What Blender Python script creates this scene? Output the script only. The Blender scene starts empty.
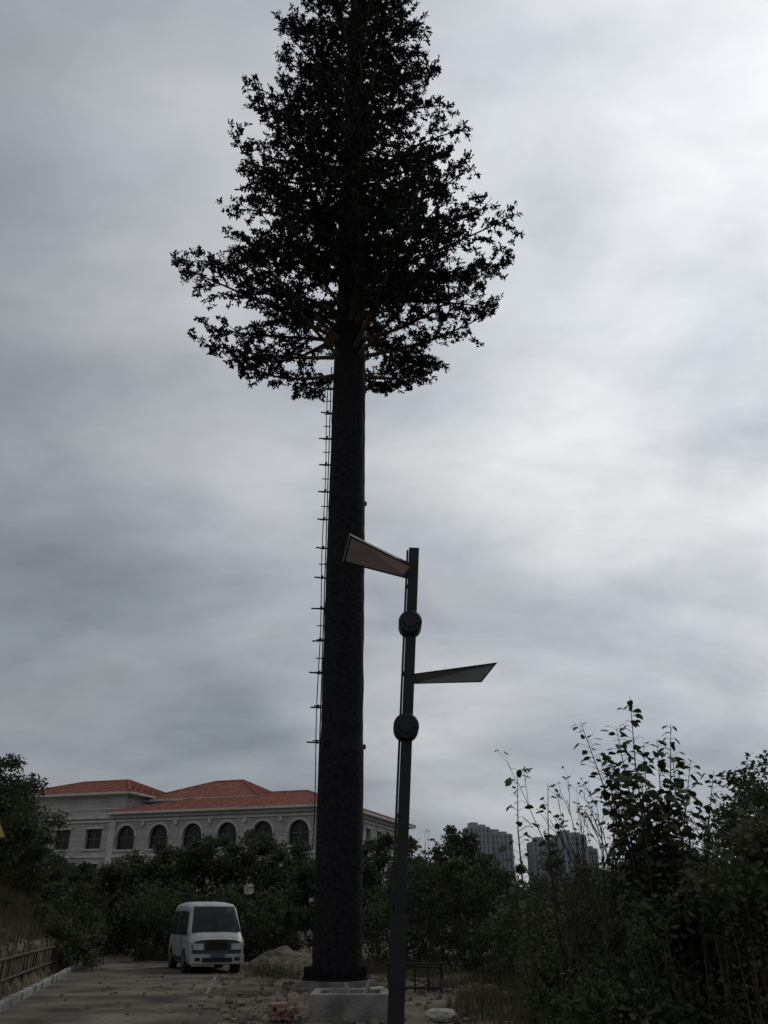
import bpy, math, random
import numpy as np
from mathutils import Vector, Matrix, noise
random.seed(7); rng=np.random.default_rng(7)
scene=bpy.context.scene
COL=scene.collection
def link(o): COL.objects.link(o); return o
def empty(name,loc=(0,0,0),rz=0):
    e=bpy.data.objects.new(name,None); e.location=loc; e.rotation_euler=(0,0,rz); return link(e)

# ---------------- materials ----------------
def mat(name,c1,c2=None,rough=0.8,scale=3.0,bump=0.0,bscale=20.0,spec=0.3,metal=0.0,detail=6,trans=0.0,contrast=(0.35,0.65)):
    m=bpy.data.materials.new(name); m.use_nodes=True; nt=m.node_tree; N=nt.nodes; L=nt.links
    b=N["Principled BSDF"]; b.inputs["Roughness"].default_value=rough; b.inputs["Metallic"].default_value=metal
    b.inputs["Specular IOR Level"].default_value=spec
    if c2 is None: c2=tuple(x*0.8 for x in c1)
    tc=N.new("ShaderNodeTexCoord"); nz=N.new("ShaderNodeTexNoise"); nz.inputs["Scale"].default_value=scale; nz.inputs["Detail"].default_value=detail
    L.new(tc.outputs["Object"],nz.inputs["Vector"])
    r=N.new("ShaderNodeValToRGB"); r.color_ramp.elements[0].position=contrast[0]; r.color_ramp.elements[1].position=contrast[1]
    r.color_ramp.elements[0].color=(*c1,1); r.color_ramp.elements[1].color=(*c2,1)
    L.new(nz.outputs["Fac"],r.inputs["Fac"]); L.new(r.outputs["Color"],b.inputs["Base Color"])
    if bump>0:
        n2=N.new("ShaderNodeTexNoise"); n2.inputs["Scale"].default_value=bscale; n2.inputs["Detail"].default_value=8
        L.new(tc.outputs["Object"],n2.inputs["Vector"])
        bp=N.new("ShaderNodeBump"); bp.inputs["Strength"].default_value=bump; bp.inputs["Distance"].default_value=0.05
        L.new(n2.outputs["Fac"],bp.inputs["Height"]); L.new(bp.outputs["Normal"],b.inputs["Normal"])
    if trans>0:
        t=N.new("ShaderNodeBsdfTranslucent"); L.new(r.outputs["Color"],t.inputs["Color"])
        mx=N.new("ShaderNodeMixShader"); mx.inputs[0].default_value=trans
        out=N["Material Output"]; L.new(b.outputs[0],mx.inputs[1]); L.new(t.outputs[0],mx.inputs[2]); L.new(mx.outputs[0],out.inputs[0])
    return m

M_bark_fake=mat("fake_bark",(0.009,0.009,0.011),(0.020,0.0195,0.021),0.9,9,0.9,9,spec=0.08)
M_branch=mat("branch_brown",(0.07,0.05,0.035),(0.11,0.085,0.06),0.9,4,spec=0.1)
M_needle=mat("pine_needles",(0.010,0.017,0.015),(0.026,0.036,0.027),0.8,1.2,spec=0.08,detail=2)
M_leafA=mat("leaf_dark",(0.032,0.046,0.024),(0.070,0.085,0.04),0.7,0.9,spec=0.15,trans=0.2,detail=2)
M_leafB=mat("leaf_olive",(0.04,0.05,0.027),(0.085,0.087,0.048),0.75,0.8,spec=0.15,trans=0.2,detail=2)
M_leafC=mat("leaf_broad",(0.032,0.05,0.022),(0.06,0.078,0.036),0.65,2.0,spec=0.2,trans=0.2,detail=2)
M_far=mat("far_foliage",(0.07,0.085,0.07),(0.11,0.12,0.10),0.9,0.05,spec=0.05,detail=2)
M_dry=mat("dry_grass",(0.08,0.065,0.04),(0.16,0.13,0.075),0.9,1.5,spec=0.1,detail=2)
M_twig=mat("twig",(0.03,0.025,0.02),(0.06,0.05,0.04),0.9,5,spec=0.1,detail=2)
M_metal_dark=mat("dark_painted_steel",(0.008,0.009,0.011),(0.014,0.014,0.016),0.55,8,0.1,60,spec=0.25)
M_galv=mat("galvanised_steel",(0.10,0.10,0.105),(0.16,0.16,0.16),0.5,10,metal=0.6)
M_conc=mat("concrete",(0.10,0.097,0.09),(0.22,0.21,0.20),0.9,2.5,0.6,30)
M_kerb=mat("kerb_concrete",(0.12,0.12,0.115),(0.30,0.29,0.28),0.9,2,0.4,25)

# ---------------- mesh builder ----------------
class MB:
    def __init__(s): s.v=[];s.f=[];s.m=[]
    def poly(s,pts,m=0):
        i=len(s.v); s.v+= [tuple(p) for p in pts]; s.f.append(tuple(range(i,i+len(pts)))); s.m.append(m)
    def box(s,c,d,m=0,rz=0,R=None):
        i=len(s.v); hx,hy,hz=d[0]/2,d[1]/2,d[2]/2
        if R is None: R=Matrix.Rotation(rz,3,'Z')
        for x,y,z in ((-1,-1,-1),(1,-1,-1),(1,1,-1),(-1,1,-1),(-1,-1,1),(1,-1,1),(1,1,1),(-1,1,1)):
            p=R@Vector((x*hx,y*hy,z*hz)); s.v.append((p.x+c[0],p.y+c[1],p.z+c[2]))
        for f in ((0,3,2,1),(4,5,6,7),(0,1,5,4),(1,2,6,5),(2,3,7,6),(3,0,4,7)):
            s.f.append(tuple(i+k for k in f)); s.m.append(m)
    def tube(s,pts,rad,n=8,m=0,cap=True):
        pts=[Vector(p) for p in pts]; i0=len(s.v)
        for k,p in enumerate(pts):
            a=pts[max(k-1,0)]; b=pts[min(k+1,len(pts)-1)]; d=(b-a).normalized()
            u=d.cross(Vector((0,0,1)) if abs(d.z)<0.95 else Vector((1,0,0))).normalized(); w=d.cross(u)
            for j in range(n):
                t=2*math.pi*j/n; q=p+(u*math.cos(t)+w*math.sin(t))*rad[k]; s.v.append(tuple(q))
        for k in range(len(pts)-1):
            for j in range(n):
                a=i0+k*n+j; b=i0+k*n+(j+1)%n; s.f.append((a,b,b+n,a+n)); s.m.append(m)
        if cap:
            s.f.append(tuple(i0+j for j in range(n))); s.m.append(m)
            e=i0+(len(pts)-1)*n; s.f.append(tuple(e+j for j in range(n))); s.m.append(m)
    def build(s,name,mats,parent=None,origin=(0,0,0),smooth=False,bevel=0):
        me=bpy.data.meshes.new(name)
        ox,oy,oz=origin
        me.from_pydata([(x-ox,y-oy,z-oz) for x,y,z in s.v],[],s.f)
        for mm in mats: me.materials.append(mm)
        me.polygons.foreach_set("material_index",s.m)
        if smooth: me.polygons.foreach_set("use_smooth",[True]*len(s.f))
        me.update(); o=link(bpy.data.objects.new(name,me))
        if parent: o.parent=parent
        else: o.location=origin
        if bevel:
            b=o.modifiers.new("b",'BEVEL'); b.width=bevel; b.segments=2; b.limit_method='ANGLE'
        return o

def nrm(a): return a/np.maximum(np.linalg.norm(a,axis=1,keepdims=True),1e-6)
def add_leaves(mb,C,size,aspect=0.5,up=0.3,m=0,droop=0.0):
    n=len(C)
    ax=rng.normal(size=(n,3)); ax[:,2]=ax[:,2]*0.7-droop; ax=nrm(ax)
    nr=rng.normal(size=(n,3)); nr[:,2]+=up; sd=nrm(np.cross(ax,nr))
    L=size*rng.uniform(0.6,1.3,(n,1)); W=L*aspect
    up_=np.cross(ax,sd)
    a=C; b=C+ax*L*0.5+sd*W*0.5+up_*L*0.08; c=C+ax*L; d=C+ax*L*0.5-sd*W*0.5+up_*L*0.08
    V=np.stack([a,b,c,d],1).reshape(-1,3); i0=len(mb.v)
    mb.v+=[tuple(x) for x in V.tolist()]
    idx=(np.arange(n)*4+i0)[:,None]+np.array([0,1,2,3])
    mb.f+=[tuple(x) for x in idx.tolist()]; mb.m+=[m]*n
def clump_points(c,r,n,squash=0.75):
    d=nrm(rng.normal(size=(n,3))); rr=rng.uniform(0,1,(n,1))**0.45
    return np.array(c)+d*rr*np.array([r,r,r*squash])
def add_blades(mb,X,Y,Z,h,w,m=0,lean=0.35):
    n=len(X); a=rng.uniform(0,2*math.pi,n); ln=rng.uniform(0,lean,n)*h
    b=rng.uniform(0,2*math.pi,n)
    p0=np.stack([X-np.cos(a)*w/2,Y-np.sin(a)*w/2,Z],1); p1=np.stack([X+np.cos(a)*w/2,Y+np.sin(a)*w/2,Z],1)
    p2=np.stack([X+np.cos(b)*ln,Y+np.sin(b)*ln,Z+h],1)
    V=np.stack([p0,p1,p2],1).reshape(-1,3); i0=len(mb.v); mb.v+=[tuple(x) for x in V.tolist()]
    idx=(np.arange(n)*3+i0)[:,None]+np.array([0,1,2]); mb.f+=[tuple(x) for x in idx.tolist()]; mb.m+=[m]*n

# ---------------- camera ----------------
cam=bpy.data.cameras.new("camera"); co=link(bpy.data.objects.new("camera",cam)); scene.camera=co
cam.sensor_fit='VERTICAL'; cam.sensor_height=36; cam.lens=36*850/1024; cam.clip_end=8000; cam.clip_start=0.05
co.location=(0,0,1.6); co.rotation_euler=(math.radians(90+25.4),0,0)
scene.view_settings.view_transform='Standard'; scene.view_settings.look='None'; scene.view_settings.exposure=0

# ---------------- world / sun ----------------
AZ,EL=math.radians(38),math.radians(42)
SD=Vector((math.sin(AZ)*math.cos(EL),math.cos(AZ)*math.cos(EL),math.sin(EL)))
w=bpy.data.worlds.new("World"); scene.world=w; w.use_nodes=True; nt=w.node_tree; N=nt.nodes; L=nt.links; N.clear()
def nd(t,**k):
    x=N.new(t)
    for a,b in k.items(): setattr(x,a,b)
    return x
def mth(op,a,b=None,c=None):
    x=nd("ShaderNodeMath",operation=op)
    for i,q in enumerate((a,b,c)):
        if q is None: continue
        if isinstance(q,(int,float)): x.inputs[i].default_value=q
        else: L.new(q,x.inputs[i])
    return x.outputs[0]
out=nd("ShaderNodeOutputWorld"); tc=nd("ShaderNodeTexCoord")
sky=nd("ShaderNodeTexSky",sky_type='NISHITA'); sky.sun_disc=False; sky.sun_elevation=EL; sky.sun_rotation=AZ
bg1=nd("ShaderNodeBackground"); bg1.inputs[1].default_value=0.06; L.new(sky.outputs[0],bg1.inputs[0])
nv=nd("ShaderNodeVectorMath",operation='NORMALIZE'); L.new(tc.outputs["Generated"],nv.inputs[0])
dt=nd("ShaderNodeVectorMath",operation='DOT_PRODUCT'); L.new(nv.outputs[0],dt.inputs[0]); dt.inputs[1].default_value=SD
sp=nd("ShaderNodeSeparateXYZ"); L.new(nv.outputs[0],sp.inputs[0])
zz=mth('ADD',mth('MAXIMUM',sp.outputs[2],0.0),0.42)
cb=nd("ShaderNodeCombineXYZ"); L.new(mth('DIVIDE',sp.outputs[0],zz),cb.inputs[0]); L.new(mth('DIVIDE',sp.outputs[1],zz),cb.inputs[1])
def cl(scale,rot,sc,detail,dist,off,rough=.5):
    mp=nd("ShaderNodeMapping"); mp.inputs["Rotation"].default_value=(0,0,rot); mp.inputs["Scale"].default_value=sc; mp.inputs["Location"].default_value=off
    L.new(cb.outputs[0],mp.inputs[0])
    n=nd("ShaderNodeTexNoise"); n.inputs["Scale"].default_value=scale; n.inputs["Detail"].default_value=detail; n.inputs["Roughness"].default_value=rough; n.inputs["Distortion"].default_value=dist
    L.new(mp.outputs[0],n.inputs["Vector"]); return n.outputs["Fac"]
n1=cl(2.3,math.radians(-28),(0.8,1.25,1),5,0.3,(5.3,2.2,0),.5); n2=cl(5.5,math.radians(-32),(0.75,1.25,1),6,0.3,(9,4,2),.58)
cr=nd("ShaderNodeValToRGB"); e=cr.color_ramp.elements
pts=[(0.0,(.44,.45,.465)),(0.3,(.36,.375,.40)),(0.5,(.28,.30,.325)),(0.62,(.31,.333,.36)),(0.72,(.41,.433,.462)),(0.83,(.50,.525,.553)),(0.93,(.70,.722,.745)),(1.0,(.92,.935,.95))]
e[0].position=pts[0][0]; e[0].color=(*pts[0][1],1); e[1].position=1.0; e[1].color=(*pts[-1][1],1)
for p,c in pts[1:-1]:
    q=e.new(p); q.color=(*c,1)
pert=mth('ADD',dt.outputs["Value"],mth('MULTIPLY',mth('SUBTRACT',n1,0.5),0.10))
L.new(mth('MINIMUM',mth('MAXIMUM',pert,0.0),1.0),cr.inputs[0])
fac=mth('ADD',1.0,mth('ADD',mth('MULTIPLY',mth('SUBTRACT',n1,0.5),1.15),mth('MULTIPLY',mth('SUBTRACT',n2,0.5),0.6)))
sc=nd("ShaderNodeVectorMath",operation='SCALE'); L.new(cr.outputs[0],sc.inputs[0]); L.new(fac,sc.inputs["Scale"])
tint=nd("ShaderNodeValToRGB"); tint.color_ramp.elements[0].position=.38; tint.color_ramp.elements[0].color=(.95,.985,1.04,1); tint.color_ramp.elements[1].position=.6; tint.color_ramp.elements[1].color=(1.01,1.0,.985,1)
L.new(n1,tint.inputs[0])
ml=nd("ShaderNodeVectorMath",operation='MULTIPLY'); L.new(sc.outputs[0],ml.inputs[0]); L.new(tint.outputs[0],ml.inputs[1])
bg2=nd("ShaderNodeBackground"); L.new(ml.outputs[0],bg2.inputs[0]); bg2.inputs[1].default_value=1.0
mx=nd("ShaderNodeMixShader"); mx.inputs[0].default_value=0.95; L.new(bg1.outputs[0],mx.inputs[1]); L.new(bg2.outputs[0],mx.inputs[2]); L.new(mx.outputs[0],out.inputs[0])
sl=bpy.data.lights.new("sun",'SUN'); sl.energy=0.6; sl.angle=math.radians(14); sl.color=(1,0.95,0.88)
so=link(bpy.data.objects.new("sun",sl)); so.rotation_euler=(-SD).to_track_quat('-Z','Y').to_euler(); so.location=(0,0,60)

# ---------------- terrain ----------------
def xl(y): return -6.85-0.2228*(y-17.5)
def xr(y): return -3.4-0.145*(y-20.5)
def sm(t): t=max(0,min(1,t)); return t*t*(3-2*t)
def gh(x,y):
    if y>70 or abs(x)>60 or y<-20: base=0
    else:
        d=xl(y)-x
        base=0
        if d>0.75:
            fade=sm((y-4)/8)*sm((64-y)/20)*sm((55+x)/20)
            base=fade*(0.95*sm((d-0.75)/0.25)+1.6*sm((d-1)/4))
        off=x>xr(y)+0.1 or d>1.0
        if off and y<65:
            k=min(1,max(0,(x-xr(y)-0.1)) if x>xr(y) else (d-1))
            base+=k*(0.12*noise.noise(Vector((x*0.6,y*0.6,0)))+0.09*noise.noise(Vector((x*2.1,y*2.1,3)))-0.02)
    return base
def axis(lo,hi,step,far):
    a=list(np.arange(lo,hi+1e-6,step)); v=step
    p=hi; q=lo; r=[];l=[]
    while p<far:
        v*=1.5; p+=v; r.append(p); q-=v; l.append(q)
    return l[::-1]+a+r
xs=axis(-24,18,0.3,3500); ys=axis(2,46,0.3,3500)
verts=[(x,y,gh(x,y)) for y in ys for x in xs]; nx=len(xs)
faces=[(j*nx+i,j*nx+i+1,(j+1)*nx+i+1,(j+1)*nx+i) for j in range(len(ys)-1) for i in range(nx-1)]
gm=mat("dirt_ground",(0.045,0.037,0.028),(0.15,0.12,0.088),0.95,1.1,1.0,5,spec=0.1,detail=10)
me=bpy.data.meshes.new("ground"); me.from_pydata(verts,[],faces); me.materials.append(gm); me.polygons.foreach_set("use_smooth",[True]*len(faces))
link(bpy.data.objects.new("ground",me))
road=MB(); yy=list(np.arange(-10,56,.25))
def xe(y): return xr(y)+.22*noise.noise(Vector((y*.8,0,7)))+.10*noise.noise(Vector((y*3.1,2,7)))
for a,b in zip(yy[:-1],yy[1:]):
    road.poly([(xl(a)+0.0,a,0.03),(xe(a),a,0.03),(xe(b),b,0.03),(xl(b),b,0.03)])
    road.poly([(xe(a),a,0.03),(xe(a)+0.06,a,-0.08),(xe(b)+0.06,b,-0.08),(xe(b),b,0.03)])
rm=mat("road_surface",(0.055,0.046,0.037),(0.165,0.14,0.11),0.92,0.8,1.0,14,spec=0.12,detail=12)
road.build("road",[rm])
ln=MB()
for a in np.arange(19,32,.5):
    if noise.noise(Vector((a*1.3,4,4)))<-.1: continue
    ln.poly([(xr(a)-0.42,a,0.034),(xr(a)-0.33,a,0.034),(xr(a+.5)-0.33,a+.5,0.034),(xr(a+.5)-0.42,a+.5,0.034)])
ln.build("road_marking",[mat("worn_yellow_paint",(0.24,0.18,0.08),(0.12,0.10,0.075),0.8,5,contrast=(0.40,0.55))])
kb=MB(); ang=math.atan(0.2228)
y=3.0
while y<42:
    c=y+0.45
    kb.box((xl(c)-0.1+random.uniform(-.03,.03),c,0.075),(0.16,0.82,0.18),0,rz=ang+random.uniform(-.03,.03)); y+=0.95
kb.build("kerb",[M_kerb],bevel=0.015)
rv=MB(); y=13.0
while y<36:
    hgt=0.93+random.uniform(-0.22,0.12); x=xl(y)-0.72
    R=Matrix.Rotation(ang,3,'Z')@Matrix.Rotation(random.uniform(-.09,.09),3,'X')@Matrix.Rotation(random.uniform(-.03,.08),3,'Y')
    rv.box((x+random.uniform(-.03,.03),y,hgt/2),(0.035,random.uniform(.10,.16),hgt),random.choice([0,1,1]),R=R); y+=0.17
for z in (0.3,0.72):
    rv.tube([(xl(12.8)-0.66,12.8,z),(xl(24)-0.66,24,z+.03),(xl(36)-0.66,36,z)],[.03]*3,6,1)
M_wood=mat("weathered_planks",(0.09,0.07,0.05),(0.17,0.135,0.095),0.9,3,0.4,20)
M_wood2=mat("weathered_planks_dark",(0.05,0.04,0.03),(0.11,0.088,0.065),0.9,3,0.4,20)
rv.build("plank_fence",[M_wood,M_wood2])
dm=MB(); n=40
P=[[None]*(n+1) for _ in range(n+1)]
for i in range(n+1):
    for j in range(n+1):
        a=i/n*2-1;b=j/n*2-1; r=math.hypot(a*(1+.2*math.sin(b*4)),b)
        h=0.72*max(0,1-r**1.3)+0.30*noise.noise(Vector((a*3,b*3,1)))*max(0,1-r)+0.10*noise.noise(Vector((a*9,b*9,1)))*max(0,1-r*.8)+0.05*noise.noise(Vector((a*22,b*22,1)))
        P[i][j]=(-3.1+a*1.9,31.4+b*1.6,h-0.08)
for i in range(n):
    for j in range(n): dm.poly([P[i][j],P[i+1][j],P[i+1][j+1],P[i][j+1]])
dm.build("dirt_mound",[mat("loose_soil",(0.07,0.06,0.045),(0.17,0.14,0.10),0.95,3,1.0,8)])

# ---------------- monopine tower ----------------
TX,TY=-1.25,24.8
tower=empty("pine_tree_cell_tower",(TX,TY,0)); O=(TX,TY,0)
tk=MB()
prof=[(0,.70),(0.25,.68),(0.5,.645),(3,.64),(6.0,.63),(6.02,.61),(10,.60),(13.75,.59),(13.78,.58),(17.6,.565),(21,.53),(21.05,.5),(28,.44),(35,.34),(41,.25),(44,.14)]
n=40
fine=[]
for (z0,r0),(z1,r1) in zip(prof[:-1],prof[1:]):
    s=max(1,int((z1-z0)/0.25))
    for q in range(s): fine.append((z0+(z1-z0)*q/s,r0+(r1-r0)*q/s))
fine.append(prof[-1])
for z,r in fine:
    for j in range(n):
        t=2*math.pi*j/n; rr=r*(1+0.025*noise.noise(Vector((math.cos(t)*4,math.sin(t)*4,z*1.1)))+0.03*noise.noise(Vector((math.cos(t)*9,math.sin(t)*9,z*3))))
        tk.v.append((TX+.04+rr*math.cos(t),TY+rr*math.sin(t),z))
for k in range(len(fine)-1):
    for j in range(n):
        a=k*n+j;b=k*n+(j+1)%n; tk.f.append((a,b,b+n,a+n)); tk.m.append(0)
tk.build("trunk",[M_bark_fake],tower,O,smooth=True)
fl=MB()
fl.tube([(TX,TY,-.1),(TX,TY,.12)],[.92,.92],32,1); fl.tube([(TX,TY,.12),(TX,TY,.17)],[.86,.86],32,0)
for k in range(20):
    t=2*math.pi*k/20; fl.tube([(TX+.79*math.cos(t),TY+.79*math.sin(t),.17),(TX+.79*math.cos(t),TY+.79*math.sin(t),.33)],[.022,.022],6,0)
    R=Matrix.Rotation(t+.157,3,'Z'); fl.box((TX+.73*math.cos(t+.157),TY+.73*math.sin(t+.157),.29),(.16,.02,.24),0,R=R)
for z,r in ((5.97,.70),(13.72,.66)):
    for k in range(0,3):
        t=2*math.pi*(k*5+.4)/16; fl.box((TX+(r-.02)*math.cos(t),TY+(r-.02)*math.sin(t),z),(.10,.10,.12),0,rz=t)
fl.build("base_flange",[M_bark_fake,M_conc],tower,O)
pg=MB(); cx=TX-.66; z=6.05
while z<18.5:
    d=0.26+random.uniform(-.05,.05); dz=random.uniform(-.03,.03)
    pg.tube([(TX-.5,TY-.1,z),(cx-d,TY-.15,z+dz)],[.024,.024],6); pg.tube([(TX-.5,TY+.12,z+.1),(cx-.14,TY+.12,z+.1)],[.018,.018],6)
    pg.box((cx,TY-.14,z+.02),(.07,.07,.1))
    if random.random()<.7: pg.tube([(cx-.12,TY-.15,z+.45),(cx+.12,TY-.15,z+.45)],[.018,.018],5)
    z+=1.0
pg.tube([(cx-.02+.02*math.sin(q),TY-.15,3.2+q*.8) for q in range(20)],[.016]*20,6)
pg.tube([(cx+.07,TY-.02,2.8),(cx+.07,TY-.02,19)],[.02,.02],6)
pg.build("climbing_pegs",[M_metal_dark],tower,O)
br=MB(); T=[];TA=[]
def Rz(zb):
    return np.interp(zb,[18.7,19.6,21,23.5,26,29,32,38,41,43.5],[4.9,6.0,6.4,5.8,4.9,4.2,3.7,3.2,2.4,1.0])
zb=18.9; ga=0.6
while zb<43.6:
    nq=5 if zb<28 else 4
    for q in range(nq):
        th=ga+q*2*math.pi/nq+random.uniform(-.35,.35)
        Lr=Rz(zb)*random.choice([random.uniform(.9,1.04),random.uniform(.65,.96)])
        rise=random.uniform(.24,.46) if zb<24 else random.uniform(.30,.52)
        sag=random.uniform(-.14,.08)
        base=Vector((TX,TY,zb+random.uniform(-.35,.35)))
        side=random.uniform(-.15,.15)
        def bp(t):
            a=th+side*t*t
            return base+Vector((math.cos(a)*Lr*t,math.sin(a)*Lr*t,Lr*(rise*t+sag*math.sin(t*math.pi))))
        pp=[bp(t) for t in (0.02,.2,.4,.6,.8,.97)]
        br.tube(pp,[.08,.07,.055,.042,.03,.015],6)
        s=1.3/Lr if zb<21.5 else 0.5/Lr
        side_s=1
        t=s+random.uniform(0,.08)
        while t<1.0:
            p=bp(t); d=(bp(min(t+.05,1.05))-bp(t-.05)).normalized()
            lat=d.cross(Vector((0,0,1))).normalized()*side_s; side_s*=-1
            tl=random.uniform(.4,1.3)*(1.15-.6*t)*min(1,.45+t*1.6)*(Lr/5.5+.25)
            td=(d*random.uniform(.4,.9)+lat*random.uniform(.4,1.0)+Vector((0,0,random.uniform(-.55,.6)))).normalized()
            e_=p+td*tl
            br.tube([p,e_],[.022,.009],4,cap=False)
            m_=max(2,int(tl/.15))
            for j in range(m_):
                u=(j+1)/m_
                if random.random()<.10: continue
                jit=Vector((random.gauss(0,.07),random.gauss(0,.07),random.gauss(0,.08)))
                T.append(tuple(p+td*tl*u+jit)); TA.append(tuple(td))
                if u>.7 and random.random()<.6:   # denser clumps at twig ends
                    T.append(tuple(p+td*tl*u+Vector((random.gauss(0,.12),random.gauss(0,.12),random.gauss(0,.10))))); TA.append(tuple(td))
            t+=random.uniform(.17,.30)/Lr
        for u in (.93,.97,1.0,1.03): T.append(tuple(bp(u)+Vector((random.gauss(0,.06),random.gauss(0,.06),random.gauss(0,.06))))); TA.append(tuple(d))
    zb+=random.uniform(.52,.7); ga+=0.9
br.build("branches",[M_branch],tower,O,smooth=True)
T=np.array(T);TA=np.array(TA); nb=14
C=np.repeat(T,nb,0); A=np.repeat(TA,nb,0); TS=np.repeat(rng.uniform(.75,1.25,(len(T),1)),nb,0)
C=C+A*rng.uniform(-.10,.10,(len(C),1))+rng.normal(size=C.shape)*.03
D=nrm(A*0.4+nrm(rng.normal(size=C.shape))); S=nrm(np.cross(D,rng.normal(size=C.shape)))
Ln=rng.uniform(.09,.18,(len(C),1))*TS; Wd=rng.uniform(.03,.055,(len(C),1))
V=np.stack([C-S*Wd*.5,C+S*Wd*.5,C+D*Ln*.75+S*Wd*.7,C+D*Ln,C+D*Ln*.75-S*Wd*.7],1).reshape(-1,3)
nd_=MB(); nd_.v=[tuple(x) for x in V.tolist()]; nd_.f=[tuple(x) for x in ((np.arange(len(C))*5)[:,None]+np.arange(5)).tolist()]; nd_.m=[0]*len(C)
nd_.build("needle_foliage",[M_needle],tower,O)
print("tufts",len(T))

# ---------------- street lamp ----------------
lo=(0.085,10,0); lamp=empty("street_lamp",lo)
def lx(z): return 0.085+0.0511*z
po=MB()
tilt=Matrix.Rotation(math.atan(0.0511),3,'Y')
po.box((lx(2.87),10,2.87),(0.128,0.10,5.92),0,R=tilt)
po.box((lx(3.55)-0.082,10.0,3.55),(0.026,0.085,4.5),0,R=tilt)
po.box((lx(0.8),10,0.8),(0.17,0.15,1.6),0,R=tilt)
po.box((lx(0.02),10,0.03),(0.36,0.36,0.03),0)
for z in (1.5,2.6,4.2,5.3): po.box((lx(z)-0.06,9.96,z),(0.06,0.04,0.05),0,R=tilt)
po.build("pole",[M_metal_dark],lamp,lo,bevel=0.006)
kn=MB()
for z,r in ((4.82,.142),(3.57,.148)):
    x=lx(z)-.012
    kn.tube([(x,9.86,z),(x,9.875,z),(x,10.125,z),(x,10.14,z)],[r-.015,r,r,r-.015],40)
    kn.tube([(x,9.84,z),(x,9.86,z)],[r*.55,r*.6],24)
    kn.box((x,9.86,z),(2*r-.01,.03,.03),0,R=tilt)
kn.build("joint_disc",[M_metal_dark],lamp,lo,smooth=False)
def blade(name,a,b,c,d,m1,m2):
    a,b,c,d=[Vector(q) for q in (a,b,c,d)]
    nn=(b-a).cross(c-a).normalized()
    if nn.z<0: nn=-nn
    s=MB(); th=.035; t=nn*th
    s.poly([a,b,d,c],1); s.poly([a+t,c+t*1.6,d+t*1.6,b+t],0)
    for p,q,tp,tq in ((a,b,t,t),(b,d,t,t*1.6),(d,c,t*1.6,t*1.6),(c,a,t*1.6,t)): s.poly([p,q,q+tq,p+tp],0)
    def L_(u,v): return (a*(1-u)+c*u)*(1-v)+(b*(1-u)+d*u)*v
    for v0,v1,u0,u1 in ((.0,.05,0,1),(.95,1,0,1),(.05,.95,0,.02)):
        q=[L_(u0,v0),L_(u1,v0),L_(u1,v1),L_(u0,v1)]; dn=-nn*.012
        s.poly([x+dn for x in q],0)
        for i in range(4): s.poly([q[i],q[(i+1)%4],q[(i+1)%4]+dn,q[i]+dn],0)
    s.build(name,[m1,m2],lamp,lo)
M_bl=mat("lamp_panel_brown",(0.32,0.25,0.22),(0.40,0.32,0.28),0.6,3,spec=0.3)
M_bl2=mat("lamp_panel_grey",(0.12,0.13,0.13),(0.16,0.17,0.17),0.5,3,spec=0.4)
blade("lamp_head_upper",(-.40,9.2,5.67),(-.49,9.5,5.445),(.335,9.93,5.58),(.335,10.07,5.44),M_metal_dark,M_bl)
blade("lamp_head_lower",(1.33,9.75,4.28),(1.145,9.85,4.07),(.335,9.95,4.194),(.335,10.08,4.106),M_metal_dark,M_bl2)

# ---------------- hotel building ----------------
hotel=empty("hotel_building",(-4.4,80,0),math.radians(-18.27))
def stone():
    m=bpy.data.materials.new("stone_wall"); m.use_nodes=True; n=m.node_tree.nodes; l=m.node_tree.links; b=n["Principled BSDF"]; b.inputs["Roughness"].default_value=.9
    t=n.new("ShaderNodeTexCoord"); sx=n.new("ShaderNodeSeparateXYZ"); l.new(t.outputs["Object"],sx.inputs[0])
    ad=n.new("ShaderNodeMath"); ad.operation='ADD'; l.new(sx.outputs[0],ad.inputs[0]); l.new(sx.outputs[1],ad.inputs[1])
    c=n.new("ShaderNodeCombineXYZ"); l.new(ad.outputs[0],c.inputs[0]); l.new(sx.outputs[2],c.inputs[1])
    k=n.new("ShaderNodeTexBrick"); k.inputs["Scale"].default_value=1.0; k.inputs["Brick Width"].default_value=.9; k.inputs["Row Height"].default_value=.45; k.inputs["Mortar Size"].default_value=.02
    k.inputs["Color1"].default_value=(.35,.34,.33,1); k.inputs["Color2"].default_value=(.27,.262,.255,1); k.inputs["Mortar"].default_value=(.19,.187,.183,1)
    l.new(c.outputs[0],k.inputs["Vector"])
    z=n.new("ShaderNodeTexNoise"); z.inputs["Scale"].default_value=.5; z.inputs["Detail"].default_value=8; l.new(t.outputs["Object"],z.inputs["Vector"])
    r=n.new("ShaderNodeMapRange"); r.inputs[3].default_value=.65; r.inputs[4].default_value=1.25; l.new(z.outputs["Fac"],r.inputs[0])
    s=n.new("ShaderNodeVectorMath"); s.operation='SCALE'; l.new(k.outputs["Color"],s.inputs[0]); l.new(r.outputs[0],s.inputs["Scale"]); l.new(s.outputs[0],b.inputs["Base Color"])
    return m
M_stone=stone()
M_trim=mat("stone_trim",(0.34,0.335,0.325),(0.44,0.43,0.42),0.85,1)
M_glass=mat("window_glass",(0.008,0.009,0.011),(0.018,0.02,0.022),0.3,0.6,spec=0.2)
M_frame=mat("window_frame",(0.08,0.078,0.075),(0.12,0.118,0.112),0.6,2)
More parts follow.
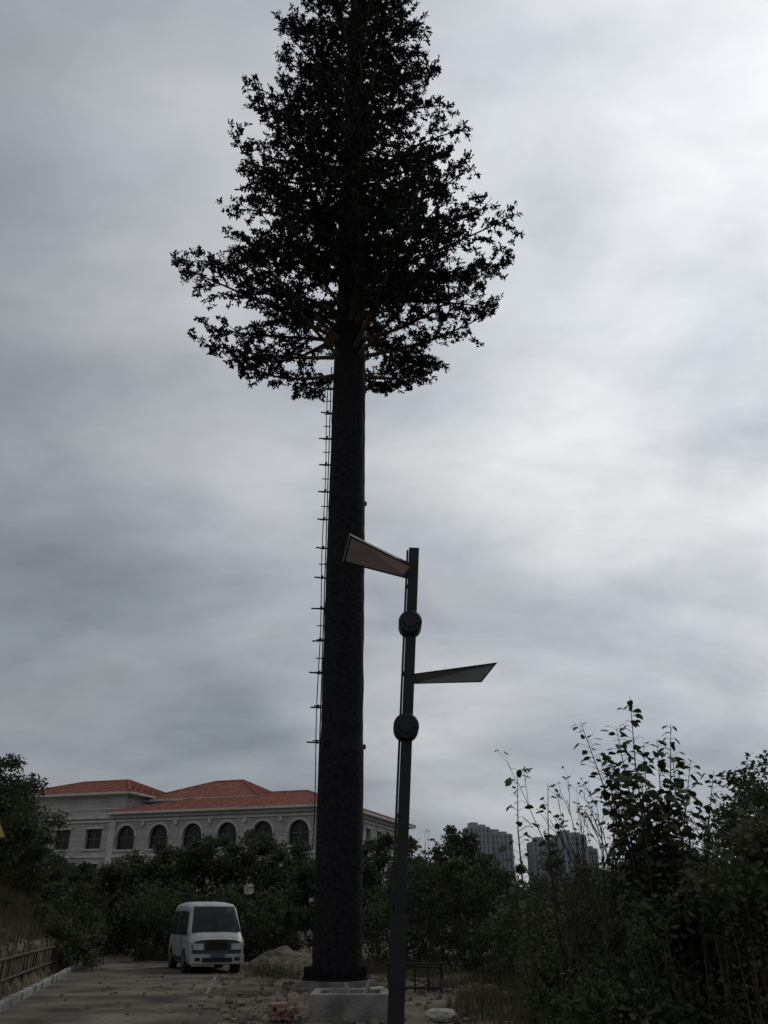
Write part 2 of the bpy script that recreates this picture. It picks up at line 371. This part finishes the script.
def rooftile():
    m=mat("roof_tiles",(0.17,0.062,0.048),(0.28,0.112,0.085),0.9,1.3,spec=0.1)
    n=m.node_tree.nodes; l=m.node_tree.links; b=n["Principled BSDF"]
    t=n.new("ShaderNodeTexCoord"); wv=n.new("ShaderNodeTexWave"); wv.bands_direction='DIAGONAL'; wv.inputs["Scale"].default_value=1.6; wv.inputs["Distortion"].default_value=.3
    l.new(t.outputs["Object"],wv.inputs["Vector"]); bp=n.new("ShaderNodeBump"); bp.inputs["Strength"].default_value=.6; bp.inputs["Distance"].default_value=.08
    l.new(wv.outputs["Fac"],bp.inputs["Height"]); l.new(bp.outputs[0],b.inputs["Normal"]); return m
M_roof=rooftile()
W=MB()
def facade(Tf,a0,a1,z0,z1,wins):
    ax=sorted(set([a0,a1]+[q for c in wins for q in (round(c[0]-c[2]/2,3),round(c[0]+c[2]/2,3))]))
    az=sorted(set([z0,z1]+[q for c in wins for q in (round(c[1]-c[3]/2,3),round(c[1]+c[3]/2,3))]))
    for i in range(len(ax)-1):
        for j in range(len(az)-1):
            am=(ax[i]+ax[i+1])/2; zm=(az[j]+az[j+1])/2
            if any(abs(am-c[0])<c[2]/2 and abs(zm-c[1])<c[3]/2 for c in wins): continue
            W.poly([Tf(ax[i],0,az[j]),Tf(ax[i+1],0,az[j]),Tf(ax[i+1],0,az[j+1]),Tf(ax[i],0,az[j+1])],0)
    def bx(a,d,z,sa,sd,sz,m):
        P=[Tf(a+i*sa/2,d+j*sd/2,z+k*sz/2) for k in (-1,1) for i,j in ((-1,-1),(1,-1),(1,1),(-1,1))]
        for f in ((0,1,2,3),(4,5,6,7),(0,1,5,4),(1,2,6,5),(2,3,7,6),(3,0,4,7)): W.poly([P[q] for q in f],m)
    for (c,zc,w_,h_,arch) in wins:
        l,r,b,t=c-w_/2,c+w_/2,zc-h_/2,zc+h_/2; D=.35
        W.poly([Tf(l,D,b),Tf(r,D,b),Tf(r,D,t),Tf(l,D,t)],2)
        W.poly([Tf(l,0,b),Tf(l,D,b),Tf(l,D,t),Tf(l,0,t)],0); W.poly([Tf(r,0,b),Tf(r,D,b),Tf(r,D,t),Tf(r,0,t)],0)
        W.poly([Tf(l,0,t),Tf(r,0,t),Tf(r,D,t),Tf(l,D,t)],0); W.poly([Tf(l,0,b),Tf(r,0,b),Tf(r,D,b),Tf(l,D,b)],0)
        bx(c,-.06,b-.09,w_+.4,.2,.16,1)
        bx(c,D-.04,zc,.05,.06,h_,3)
        bx(c,D-.05,b+h_*.5,w_-.01,.05,.05,3)
        if arch:
            R=w_/2; zc2=t-R; K=10
            arc=[(c-R*math.cos(math.pi*k/K),zc2+R*math.sin(math.pi*k/K)) for k in range(K+1)]
            for k in range(K):
                p,q=arc[k],arc[k+1]
                W.poly([Tf(p[0],0.002,p[1]),Tf(q[0],0.002,q[1]),Tf(q[0],0.002,t),Tf(p[0],0.002,t)],0)
                W.poly([Tf(p[0],0.002,p[1]),Tf(q[0],0.002,q[1]),Tf(q[0],D,q[1]),Tf(p[0],D,p[1])],0)
                def o_(pt,rr): 
                    return (c+(pt[0]-c)*rr, zc2+(pt[1]-zc2)*rr)
                a,b2=o_(p,1.0),o_(q,1.0); c3,d3=o_(q,1.22),o_(p,1.22)
                W.poly([Tf(a[0],-.07,a[1]),Tf(b2[0],-.07,b2[1]),Tf(c3[0],-.07,c3[1]),Tf(d3[0],-.07,d3[1])],1)
                W.poly([Tf(d3[0],-.07,d3[1]),Tf(c3[0],-.07,c3[1]),Tf(c3[0],0,c3[1]),Tf(d3[0],0,d3[1])],1)
        else:
            bx(c,-.05,t+.1,w_+.3,.12,.2,1)
    return bx
F=lambda a,d,z:(-a,d,z)
Sd=lambda a,d,z:(-d,a,z)
wf=[]
for i in range(6):
    s=3.4+3.6*i
    wf+=[(s,8.35,2.0,2.15,True),(s,5.1,1.7,2.0,True),(s,1.7,1.8,2.6,True)]
for i in range(4):
    s=25+3.6*i
    wf+=[(s,8.3,1.8,1.8,False),(s,5.0,1.7,2.1,i%2==1),(s,1.7,1.6,2.4,False)]
bxF=facade(F,0,40,0,10.4,wf)
ws=[]
for i in range(6):
    s=2.6+3.3*i
    ws+=[(s,8.35,1.3,1.9,False),(s,5.1,1.3,1.9,False),(s,1.7,1.3,2.2,False)]
bxS=facade(Sd,0,22,0,10.4,ws)
bxF(20,-.08,9.85,40.3,.16,.18,1); bxF(20,-.07,6.7,40.2,.14,.22,1); bxF(20,-.07,3.4,40.2,.14,.22,1)
bxF(20,-.12,10.25,40.4,.24,.3,1)
bxS(11,-.08,9.85,21.9,.16,.18,1); bxS(11,-.07,6.7,21.9,.14,.22,1); bxS(11,-.12,10.25,21.8,.24,.3,1)
for s in (1.1,22.9,39.2): bxF(s,-.09,5,.7,.18,9.6,1)
for s in [5.2+3.6*i for i in range(5)]: bxF(s,-.10,9.55,.35,.2,.42,1)
W.poly([(-40,0,0),(-40,22,0),(-40,22,10.4),(-40,0,10.4)],0); W.poly([(0,22,0),(-40,22,0),(-40,22,10.4),(0,22,10.4)],0)
W.poly([(0,0,10.4),(0,22,10.4),(-40,22,10.4),(-40,0,10.4)],0)
bxF(31.5,.2,10.7,17,.3,.6,0); bxF(31.5,.2,11.05,17.1,.4,.12,1)
def block(x0,x1,y0,y1,z0,z1):
    cx_,cy_=(x0+x1)/2,(y0+y1)/2; W.box((cx_,cy_,(z0+z1)/2),(x1-x0,y1-y0,z1-z0),0)
    W.box((cx_,cy_,z1-.2),(x1-x0+.3,y1-y0+.3,.25),1)
block(-39,-24.5,4,17,10.45,13.1); block(-24.3,-12,8,20,10.45,12.7)
W.build("walls",[M_stone,M_trim,M_glass,M_frame],hotel)
RF=MB()
def hip(x0,x1,y0,y1,z,rise,rx0,rx1,ry,ov=.8):
    x0-=ov;x1+=ov;y0-=ov;y1+=ov
    A=(x0,y0,z);B=(x1,y0,z);C_=(x1,y1,z);D_=(x0,y1,z);P_=(rx0,ry,z+rise);Q=(rx1,ry,z+rise)
    RF.poly([A,B,Q,P_],0);RF.poly([B,C_,Q],0);RF.poly([C_,D_,P_,Q],0);RF.poly([D_,A,P_],0)
    dz=-.22; lo_=[(p[0],p[1],p[2]+dz) for p in (A,B,C_,D_)]; up_=[A,B,C_,D_]
    for i in range(4): RF.poly([up_[i],up_[(i+1)%4],lo_[(i+1)%4],lo_[i]],1)
    RF.poly(lo_,1)
    for p,q in ((A,P_),(D_,P_),(B,Q),(C_,Q),(P_,Q)): RF.tube([p,q],[.14,.14],6,0)
    s=x0+.5
    while s<x1-.4:
        if s<rx0: t=(s-x0)/(rx0-x0)
        elif s>rx1: t=(x1-s)/(x1-rx1)
        else: t=1
        RF.tube([(s,y0,z+.02),(s,y0+(ry-y0)*t,z+rise*t+.02)],[.06,.06],5,0); s+=.6
    s=y0+.5
    while s<y1-.4:
        t=(s-y0)/(ry-y0) if s<ry else (y1-s)/(y1-ry)
        RF.tube([(x1,s,z+.02),(x1+(rx1-x1)*t,s,z+rise*t+.02)],[.06,.06],5,0); s+=.6
hip(-22.5,0,0,22,10.62,2.6,-17,-7,10)
hip(-39,-24.5,4,17,13.1,2.2,-35,-29,10.5)
hip(-24.3,-12,8,20,12.7,2.5,-20,-16.5,14)
RF.build("roof",[M_roof,M_trim],hotel)

# ---------------- distant towers ----------------
M_tw=mat("tower_render_hazed",(0.20,0.215,0.235),(0.25,0.265,0.285),0.9,0.05)  # pale blue-grey of distance haze is mixed into this wall colour
M_tw2=mat("tower_glass_hazed",(0.13,0.14,0.16),(0.16,0.17,0.19),0.6,0.1)  # glass colour lifted and blued to stand in for haze
def highrise(x,y,wd,dp,fl,step,rz):
    h=fl*3; e=empty("apartment_tower",(x,y,0),rz); b=MB()
    b.box((0,0,h/2),(wd*.96,dp*.96,h),1)
    for k in range(fl+1): b.box((0,0,k*3),(wd,dp,1.3),0)
    nc=5
    for i in range(nc+1):
        for s in (-1,1): b.box((-wd/2+i*wd/nc,s*dp/2,h/2),(1.3,.8,h+.5),0)
    for i in range(4):
        for s in (-1,1): b.box((s*wd/2,-dp/2+i*dp/3,h/2),(.8,1.3,h+.5),0)
    b.box((-wd*.18,0,h+1.5),(wd*.34,dp*.6,3),0); b.box((wd*.25,0,h+1.0),(wd*.3,dp*.5,2.0),0)
    b.build("floors",[M_tw,M_tw2],e)
for a in ((51,500,11,12,15,0,.2),(63,507,12,13,14,0,.25),(90,520,13,12,13,0,.1),(104,512,15,12,14,0,.15),(117,530,9,12,12,0,.1)): highrise(*a)

# ---------------- minibus ----------------
van=empty("minibus",(-5.05,28.9,0),math.radians(21))
M_vw=mat("white_car_paint",(0.25,0.255,0.265),(0.34,0.345,0.35),0.35,2,spec=0.5)
M_tyre=mat("tyre_rubber",(0.02,0.02,0.02),(0.03,0.03,0.03),0.9)
M_vg=mat("car_glass",(0.03,0.034,0.036),(0.05,0.055,0.06),0.05,1,spec=1.0)
M_lamp=mat("headlight",(0.35,0.35,0.34),(0.45,0.45,0.43),0.15,4,spec=0.7)
M_plate=mat("number_plate",(0.05,0.065,0.13),(0.06,0.075,0.15),0.5,4)
st=[(0.0,.74,.70,.92),(.04,.80,.74,.97),(.12,.83,.77,1.03),(.32,.85,.78,1.12),(.98,.85,.70,1.84),(1.12,.85,.70,1.91),(1.3,.85,.70,1.95),(2.0,.85,.70,1.99),(2.9,.85,.70,2.0),(3.9,.85,.70,1.96),(4.15,.84,.69,1.90),(4.3,.82,.70,1.7),(4.4,.80,.72,1.2)]
b=MB(); rings=[]
for (y,w_,wt,top) in st:
    z1=min(.95,top-.08)
    half=[(w_*.92,.26),(w_*.985,.36),(w_,.5),(w_,z1-.05),(w_*.985,z1),(wt+.04,top-.14),(wt+.015,top-.07),(wt-.04,top-.02),(wt-.2,top+.01),(wt-.45,top+.025)]
    ring=[(-x,y,z) for x,z in half]+[(x,y,z) for x,z in half[::-1]]
    rings.append(ring)
nn=len(rings[0]); 
for r in rings: b.v+=r
for k in range(len(rings)-1):
    for j in range(nn):
        a=k*nn+j; c=k*nn+(j+1)%nn; b.f.append((a,c,c+nn,a+nn)); b.m.append(0)
b.f.append(tuple(range(nn))); b.m.append(0); b.f.append(tuple((len(rings)-1)*nn+j for j in range(nn))); b.m.append(0)
b.build("body",[M_vw],van,smooth=True)
g=MB()
g.poly([(-.73,.34-.02,1.155),(.73,.34-.02,1.155),(.62,.94-.02,1.82+.02),(-.62,.94-.02,1.82+.02)],0)
g.poly([(-.76,.33-.016,1.14),(.76,.33-.016,1.14),(.64,.96-.016,1.85+.012),(-.64,.96-.016,1.85+.012)],1)
for s in (-1,1):
    def sp_(y,z,top=1.95,wt=.70):
        t=(z-.95)/(top-.14-.95); return (s*((.85*.985)+(wt+.04-.85*.985)*t+.012),y,z)
    g.poly([sp_(.75,1.05),sp_(1.5,1.05),sp_(1.5,1.72),sp_(1.12,1.72)],0)
    g.poly([sp_(1.6,1.05),sp_(2.7,1.05),sp_(2.7,1.74),sp_(1.6,1.74)],0)
    g.poly([sp_(2.8,1.05),sp_(4.05,1.05),sp_(3.95,1.74),sp_(2.8,1.74)],0)
g.build("windows",[M_vg,M_tyre],van)
d=MB()
d.box((0,-.06,.42),(1.62,.16,.26),0)
d.box((0,-.15,.40),(.9,.02,.12),1)
d.box((0,-.01,.72),(.62,.05,.13),1)
d.box((0,-.16,.52),(.44,.02,.13),4)
for s in (-1,1):
    d.box((s*.57,-.01,.75),(.30,.09,.17),3); d.box((s*.57,-.03,.65),(.34,.05,.03),1); d.box((s*.60,-.145,.42),(.16,.02,.09),1)
    d.box((s*.98,.55,1.22),(.13,.07,.24),1); d.tube([(s*.84,.55,1.1),(s*.97,.55,1.15)],[.015,.015],5,1)
    d.tube([(s*.1-.2,.29,1.13),(s*.1+.25,.48,1.37)],[.012,.008],5,1)
    for y in (.85,3.45):
        d.tube([(s*.66,y,.31),(s*.87,y,.31)],[.31,.31],24,2); d.tube([(s*.86,y,.31),(s*.885,y,.31)],[.18,.17],16,5)
        d.tube([(s*.84,y+.37*math.cos(q),.31+.37*math.sin(q)) for q in [math.pi*i/10 for i in range(11)]],[.035]*11,6,1)
    d.box((s*.858,2.2,.40),(.02,2.0,.1),1)
    for yy_ in (1.55,2.75): d.box((s*.855,yy_,.72),(.008,.012,.6),1)
    d.box((s*.862,1.4,.90),(.02,.12,.025),1)
d.build("fittings",[M_vw,M_metal_dark,M_tyre,M_lamp,M_plate,M_galv],van,bevel=.006)

# ---------------- foreground items ----------------
cw=empty("concrete_pit",(-.6,17.3,0)); c=MB()
for (x,y,sx,sy) in ((0,-.6,1.35,.16),(0,.6,1.35,.16),(-.6,0,.15,1.04),(.6,0,.15,1.04)): c.box((x,y,.16),(sx,sy,.46),0)
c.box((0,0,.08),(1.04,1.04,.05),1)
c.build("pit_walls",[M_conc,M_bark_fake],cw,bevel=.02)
c=MB(); c.tube([(-.25,-.1,.12),(-.22,-.08,.44)],[.16,.13],14); c.tube([(.15,.1,.1),(.35,.2,.52)],[.05,.05],8); c.tube([(.0,.25,.1),(-.1,.3,.50)],[.04,.04],8)
c.build("conduit_stubs",[M_kerb],cw)
fr=MB()
for x in (0.1,.4,.7,1.0,1.3): fr.tube([(x,22,0),(x,22,.62)],[.022,.022],6)
for z in (.12,.6): fr.tube([(.05,22,z),(1.35,22,z)],[.028,.028],6)
for x in (.1,1.3): fr.tube([(x,21.75,0),(x,22,.3),(x,22.25,0)],[.022]*3,6)
fr.tube([(.1,22.5,.0),(.1,22.5,.55)],[.025,.025],6); fr.tube([(.05,22.5,.55),(1.35,22.6,.5)],[.025,.025],6); fr.tube([(1.35,22.6,0),(1.35,22.6,.5)],[.025,.025],6)
fr.build("metal_barrier",[M_metal_dark])
M_brick=mat("red_brick",(0.16,0.095,0.075),(0.25,0.16,0.13),0.9,8,0.4,40)
bk=MB()
for k in range(30):
    z=.05+.06*(k//8); R=Matrix.Rotation(random.uniform(0,3),3,'Z')@Matrix.Rotation(random.uniform(-.15,.15),3,'X')
    bk.box((-1.72+random.uniform(-.15,.17),16.7+random.uniform(-.15,.15),z),(.24,.115,.055),0,R=R)
bk.build("brick_pile",[M_brick],bevel=.004)
def sack(name,x,y,s,m):
    b=MB(); nU,nV=28,16
    for i in range(nV+1):
        ph=-math.pi/2+math.pi*i/nV; cp=max(0,math.cos(ph))**.6
        for j in range(nU):
            t=2*math.pi*j/nU; cx_=math.copysign(abs(math.cos(t))**.6,math.cos(t)); sy_=math.copysign(abs(math.sin(t))**.6,math.sin(t))
            k=1+.25*noise.noise(Vector((cx_*2.2,sy_*2.2,ph*2+x)))+.10*noise.noise(Vector((cx_*7,sy_*7,ph*5+x)))
            b.v.append((x+cx_*cp*s*.5*k,y+sy_*cp*s*.3*k,max(0,.12*s+.20*s*math.sin(ph)*k+.05)))
    for i in range(nV):
        for j in range(nU):
            a=i*nU+j;c=i*nU+(j+1)%nU; b.f.append((a,c,c+nU,a+nU)); b.m.append(0)
    b.build(name,[m],smooth=True)
M_sack=mat("woven_sack",(0.26,0.255,0.24),(0.40,0.39,0.36),0.85,5,.8,20)
sack("cement_sack",.93,16.2,.5,M_sack); sack("cement_sack",-.2,20.4,.6,M_sack)
stn=MB()
for k in range(800):
    x=random.uniform(-3.2,3.2); y=random.uniform(15.5,29); s=random.uniform(.02,.12)*random.random()**.5
    R=Matrix.Rotation(random.uniform(0,3),3,'Z')@Matrix.Rotation(random.uniform(0,3),3,'X')
    stn.box((x,y,gh(x,y)+s*.2),(s*1.4,s,s*.8),0,R=R)
for k in range(160):
    y=random.uniform(17,32); x=xr(y)-random.random()**2*3.5; s=random.uniform(.015,.06)
    stn.box((x,y,.03+s*.3),(s*1.4,s,s*.8),0,rz=random.uniform(0,3))
stn.build("rubble",[mat("rubble_stone",(0.06,0.053,0.043),(0.17,0.15,0.125),.95,1.5)],bevel=.008)
# warning sign
so_=(-6.72,15.2,0); sg=empty("warning_sign",so_); s=MB(); sx0=-6.72
s.tube([(sx0,15.25,1.0),(sx0,15.25,3.4)],[.03,.03],10,1)
def tri(r,y,m,z=3.0):
    s.poly([(sx0+r*math.cos(a),y,z+r*math.sin(a)) for a in (math.pi/2,math.pi*7/6,math.pi*11/6)],m)
tri(.48,15.205,1); tri(.48,15.2,2); tri(.43,15.196,0); tri(.30,15.193,2); tri(.25,15.190,0)
s.box((sx0,15.186,3.06),(.04,.006,.16),2); s.box((sx0,15.186,2.93),(.04,.006,.04),2)
s.build("triangle_plate",[mat("yellow_sign_paint",(0.34,0.27,0.07),(0.40,0.32,0.09),.6,2),M_galv,M_tyre],sg,so_)

# ---------------- vegetation ----------------
def tree(name,x,y,h,r,zc0,ncl,nl,ls,mleaf,seed,tr=.12):
    rnd=random.Random(seed); z0=gh(x,y)-.05; b=MB()
    top=Vector((x+rnd.uniform(-.2,.2)*r,y,z0+h*.8)); base=Vector((x,y,z0))
    b.tube([base,base.lerp(top,.35)+Vector((rnd.uniform(-.12,.12),0,0)),base.lerp(top,.7),top],[tr,tr*.75,tr*.5,tr*.15],8,1)
    cz=(zc0+h)/2; hz=(h-zc0)/2
    for k in range(ncl):
        th=rnd.uniform(0,2*math.pi); ph=math.asin(rnd.uniform(-.9,1)); q=rnd.uniform(.35,1)**.6
        lobe=1+.35*noise.noise(Vector((math.cos(th)*1.7+seed,math.sin(th)*1.7,ph*1.5)))
        c=Vector((x+r*q*lobe*math.cos(th)*math.cos(ph),y+r*q*lobe*math.sin(th)*math.cos(ph),z0+cz+hz*q*lobe*math.sin(ph)))
        st_=base.lerp(top,rnd.uniform(.35,.9)); mid=st_.lerp(c,.5)+Vector((0,0,-.1*r))
        b.tube([st_,mid,c],[tr*.3,tr*.18,tr*.06],5,1,cap=False)
        cr_=r*rnd.uniform(.16,.34); add_leaves(b,clump_points(c,cr_,nl),ls,.5,.4,0)
    return b.build(name,[mleaf,M_twig],None,(x,y,z0))
tree("roadside_tree",-14.0,30,4.4,2.3,.8,60,260,.15,M_leafA,1,.14)
tree("roadside_tree",-17.2,33,4.6,2.5,.8,50,220,.17,M_leafA,2,.14)
tree("roadside_tree",-16.0,38,4.0,2.3,.5,50,200,.17,M_leafB,3)
for i,(x,y,h,r) in enumerate(((-11.0,46,5.0,1.9),(-8.6,44,5.3,1.9),(-6.2,45,5.2,2.0),(-4.0,43,5.0,1.7),(-13.4,48,4.1,1.8),(-16,50,3.2,1.9),(-18.8,50,2.8,1.9),(-22,52,3.6,2.2))):
    tree("broadleaf_tree",x,y,h,r,.3,55,200,.2,M_leafA if i%2 else M_leafB,10+i,.13)
for i,(x,y,h,r) in enumerate(((-.2,38,5.0,1.3),(1.7,39,4.5,1.4),(3.2,40,5.1,1.4),(4.9,41,4.6,1.5),(-1.6,37,3.8,1.4))):
    tree("broadleaf_tree",x,y,h,r,.3,45,200,.18,M_leafA,30+i,.1)
tree("broadleaf_tree",8.4,18.6,4.95,1.35,2.4,34,160,.13,M_leafA,50,.09)
tree("broadleaf_tree",9.2,21,4.4,1.6,1.8,34,160,.13,M_leafA,51,.09)
def shrubbery(name,n,fx,fy,fh,rad,nl,ls,m,seed):
    rnd=random.Random(seed); b=MB()
    for k in range(n):
        y=rnd.uniform(*fy); x0,x1=fx(y); x=rnd.uniform(x0,x1); H=fh(x,y)*(1+.35*noise.noise(Vector((x*.55,y*.55,seed))))
        z=H*rnd.uniform(.05,1)**.7; r=rad*rnd.uniform(.5,1.25)
        z=max(z-r*.5,.15)+gh(x,y)
        b.tube([(x+rnd.uniform(-.15,.15),y,gh(x,y)-.05),(x,y,z+r*.5)],[.018,.006],4,1,cap=False)
        add_leaves(b,clump_points((x,y,z),r,nl,.9),ls*rnd.uniform(.75,1.35),rnd.choice([.3,.5,.65]),.3,rnd.choice([0,0,2]))
    for k in range(n//3):
        y=rnd.uniform(*fy); x0,x1=fx(y); x=rnd.uniform(x0,x1); H=fh(x,y)*rnd.uniform(.9,1.3); dx=rnd.uniform(-.3,.3)
        g=gh(x,y); b.tube([(x,y,g),(x+dx*.4,y,g+H*.6),(x+dx,y,g+H)],[.012,.009,.004],4,1,cap=False)
        t=rng.uniform(.55,1,(14,1)); add_leaves(b,np.array([x,y,g])+t*np.array([dx,0,H]),ls*1.1,.4,.2,0)
    return b.build(name,[m,M_twig,M_leafB if m is M_leafA else M_leafA])
shrubbery("shrubbery",430,lambda y:(2.5+.1*(y-14)+.3*math.sin(y*2),8.5+.35*(y-13)),(13,21),lambda x,y:min(2.7,.5+.75*(x-2.2)),.42,150,.11,M_leafA,1)
shrubbery("shrubbery",330,lambda y:(3.4-.15*(y-21),14),(21,29),lambda x,y:min(3.1,.9+.7*(x-2.2)),.5,130,.14,M_leafB,2)
shrubbery("shrubbery",330,lambda y:(-.6,17),(30,36),lambda x,y:2.9+.5*math.sin(x*.8),.55,120,.17,M_leafA,3)
shrubbery("shrubbery",180,lambda y:(-24,-9.5),(40,46),lambda x,y:2.3+.3*math.sin(x),.6,110,.2,M_leafB,4)
shrubbery("shrubbery",140,lambda y:(-9.5,-3.5),(36,41),lambda x,y:2.5,.5,110,.18,M_leafA,6)
shrubbery("shrubbery",120,lambda y:(xl(y)-6.5,xl(y)-2.6),(19,32),lambda x,y:.9,.35,90,.12,M_leafB,5)
shrubbery("shrubbery",60,lambda y:(xl(y)-1.6,xl(y)+.5),(29.5,35),lambda x,y:1.5,.4,110,.13,M_leafB,9)
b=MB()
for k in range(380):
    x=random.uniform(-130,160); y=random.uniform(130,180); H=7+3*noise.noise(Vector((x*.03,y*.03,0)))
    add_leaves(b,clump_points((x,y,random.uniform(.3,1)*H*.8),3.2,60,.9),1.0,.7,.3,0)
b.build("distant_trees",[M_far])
def sapling(name,x,y,h,stems,spread,ls,step,seed,m=M_leafC,t0=.25,lean=0,hmin=.55):
    rnd=random.Random(seed); z0=gh(x,y); b=MB()
    for s_ in range(stems):
        th=rnd.uniform(0,2*math.pi); H=h*(1 if s_==0 else rnd.uniform(hmin,.93)); sp=spread*(0.12 if s_==0 else rnd.uniform(.3,1.0))
        dx=math.cos(th)*sp+lean; dy=math.sin(th)*sp*.8
        pt=lambda t:Vector((x+dx*t**1.3+.04*math.sin(t*7+s_),y+dy*t**1.3,z0+H*t))
        b.tube([pt(t) for t in (0,.25,.5,.75,1)],[.03,.024,.017,.011,.004],6,1)
        t=t0
        while t<=1.0:
            p=pt(t)
            for q in range(rnd.choice([2,2,3])):
                a=rnd.uniform(0,2*math.pi); pl=rnd.uniform(.05,.42)*(1.35-t); e2=p+Vector((math.cos(a)*pl,math.sin(a)*pl,pl*.5))
                b.tube([p,e2],[.004,.003],3,1,cap=False)
                ax=Vector((math.cos(a),math.sin(a),rnd.uniform(-.8,.3))).normalized(); sd=ax.cross(Vector((rnd.gauss(0,.5),rnd.gauss(0,.5),1))).normalized()
                Ls=ls*rnd.uniform(.6,1.15)
                prof_=[(0,0),(.25,.34),(.55,.38),(.82,.22)]
                mid=[e2+ax*Ls*u+Vector((0,0,-.15*Ls*u*u)) for u in (0,.25,.55,.82,1)]
                lf=[mid[i]+sd*Ls*prof_[i][1]+Vector((0,0,.05*Ls)) for i in (1,2,3)]; rt=[mid[i]-sd*Ls*prof_[i][1]+Vector((0,0,.05*Ls)) for i in (1,2,3)]
                b.poly([mid[0],mid[1],lf[0]],0);b.poly([mid[0],rt[0],mid[1]],0)
                for i in (0,1): b.poly([mid[i+1],mid[i+2],lf[i+1],lf[i]],0); b.poly([mid[i+1],rt[i],rt[i+1],mid[i+2]],0)
                b.poly([mid[3],mid[4],lf[2]],0); b.poly([mid[3],rt[2],mid[4]],0)
            t+=step/H
    return b.build(name,[m,M_twig],None,(x,y,z0))
sapling("mulberry_sapling",4.35,15,5.05,19,1.15,.17,.095,3,hmin=.62)
sapling("mulberry_sapling",5.15,15.6,4.2,10,.9,.16,.10,4)
sapling("mulberry_sapling",2.3,15.2,3.85,2,.25,.16,.11,5,t0=.6)
sapling("mulberry_sapling",2.85,15.6,3.7,2,.25,.15,.13,6,t0=.65)
sapling("mulberry_sapling",6.3,16,3.5,6,.8,.15,.11,8)
def bare(name,x,y,h,seed,n=6):
    rnd=random.Random(seed); z0=gh(x,y); b=MB()
    def grow(p,d,L_,r,dep):
        q=p+d*L_; mid=p+d*L_*.5+Vector((rnd.uniform(-.05,.05),rnd.uniform(-.05,.05),0))*L_
        b.tube([p,mid,q],[r,r*.8,r*.5],5,1,cap=False)
        if dep==0:
            add_leaves(b,np.array([tuple(q)]*2),.09,.5,.2,0); return
        for k in range(rnd.choice([2,3])):
            t=rnd.uniform(.4,1); nd2=(d+Vector((rnd.gauss(0,.3),rnd.gauss(0,.3),rnd.uniform(-.05,.25)))).normalized()
            grow(p+d*L_*t,nd2,L_*rnd.uniform(.35,.55),r*.55,dep-1)
    for k in range(n):
        d=Vector((rnd.gauss(0,.12),rnd.gauss(0,.12),1)).normalized(); grow(Vector((x+rnd.uniform(-.3,.3),y,z0)),d,h*.55,.02,3)
    return b.build(name,[M_leafB,M_twig],None,(x,y,z0))
bare("bare_shrub",3.5,15.5,4.7,1,9); bare("bare_shrub",5.95,15.5,4.4,2,7); bare("bare_shrub",6.9,17,4.6,3,7); bare("bare_shrub",3.0,15.0,3.5,4,4)
b=MB()
def patch(n,xa,xb,ya,yb,h0,h1,m,cond=lambda x,y:True):
    X=rng.uniform(xa,xb,n);Y=rng.uniform(ya,yb,n)
    k=np.array([cond(x,y) and noise.noise(Vector((x*.7,y*.7,5)))>-.12 for x,y in zip(X,Y)]); X=X[k];Y=Y[k]
    Z=np.array([gh(x,y) for x,y in zip(X,Y)])-.02
    add_blades(b,X,Y,Z,rng.uniform(h0,h1,len(X)),rng.uniform(.012,.03,len(X)),m)
patch(15000,-16,-7,13,40,.25,.75,0,lambda x,y:xl(y)-x>1.0)
patch(16000,-16,-7,13,40,.2,.6,1,lambda x,y:xl(y)-x>1.0)
patch(2500,-11,-6,14,34,.15,.55,0,lambda x,y:.2<xl(y)-x<.65)
patch(3500,1.0,4.5,13.5,30,.1,.45,0,lambda x,y:x>1.6+.5*math.sin(y))
patch(7000,1.0,4.5,13.5,30,.1,.5,1,lambda x,y:x>1.4+.5*math.sin(y*1.3))
patch(2500,-4,1.5,27,33,.1,.4,0); patch(4000,-4,1.5,27,34,.1,.5,1)
patch(1800,-3.3,2,16,27,.03,.14,1,lambda x,y:x>xr(y)+.2)
patch(900,-4.5,-2,17,32,.04,.18,0,lambda x,y:abs(x-xr(y))<.35)
b.build("grass",[M_dry,M_leafB])
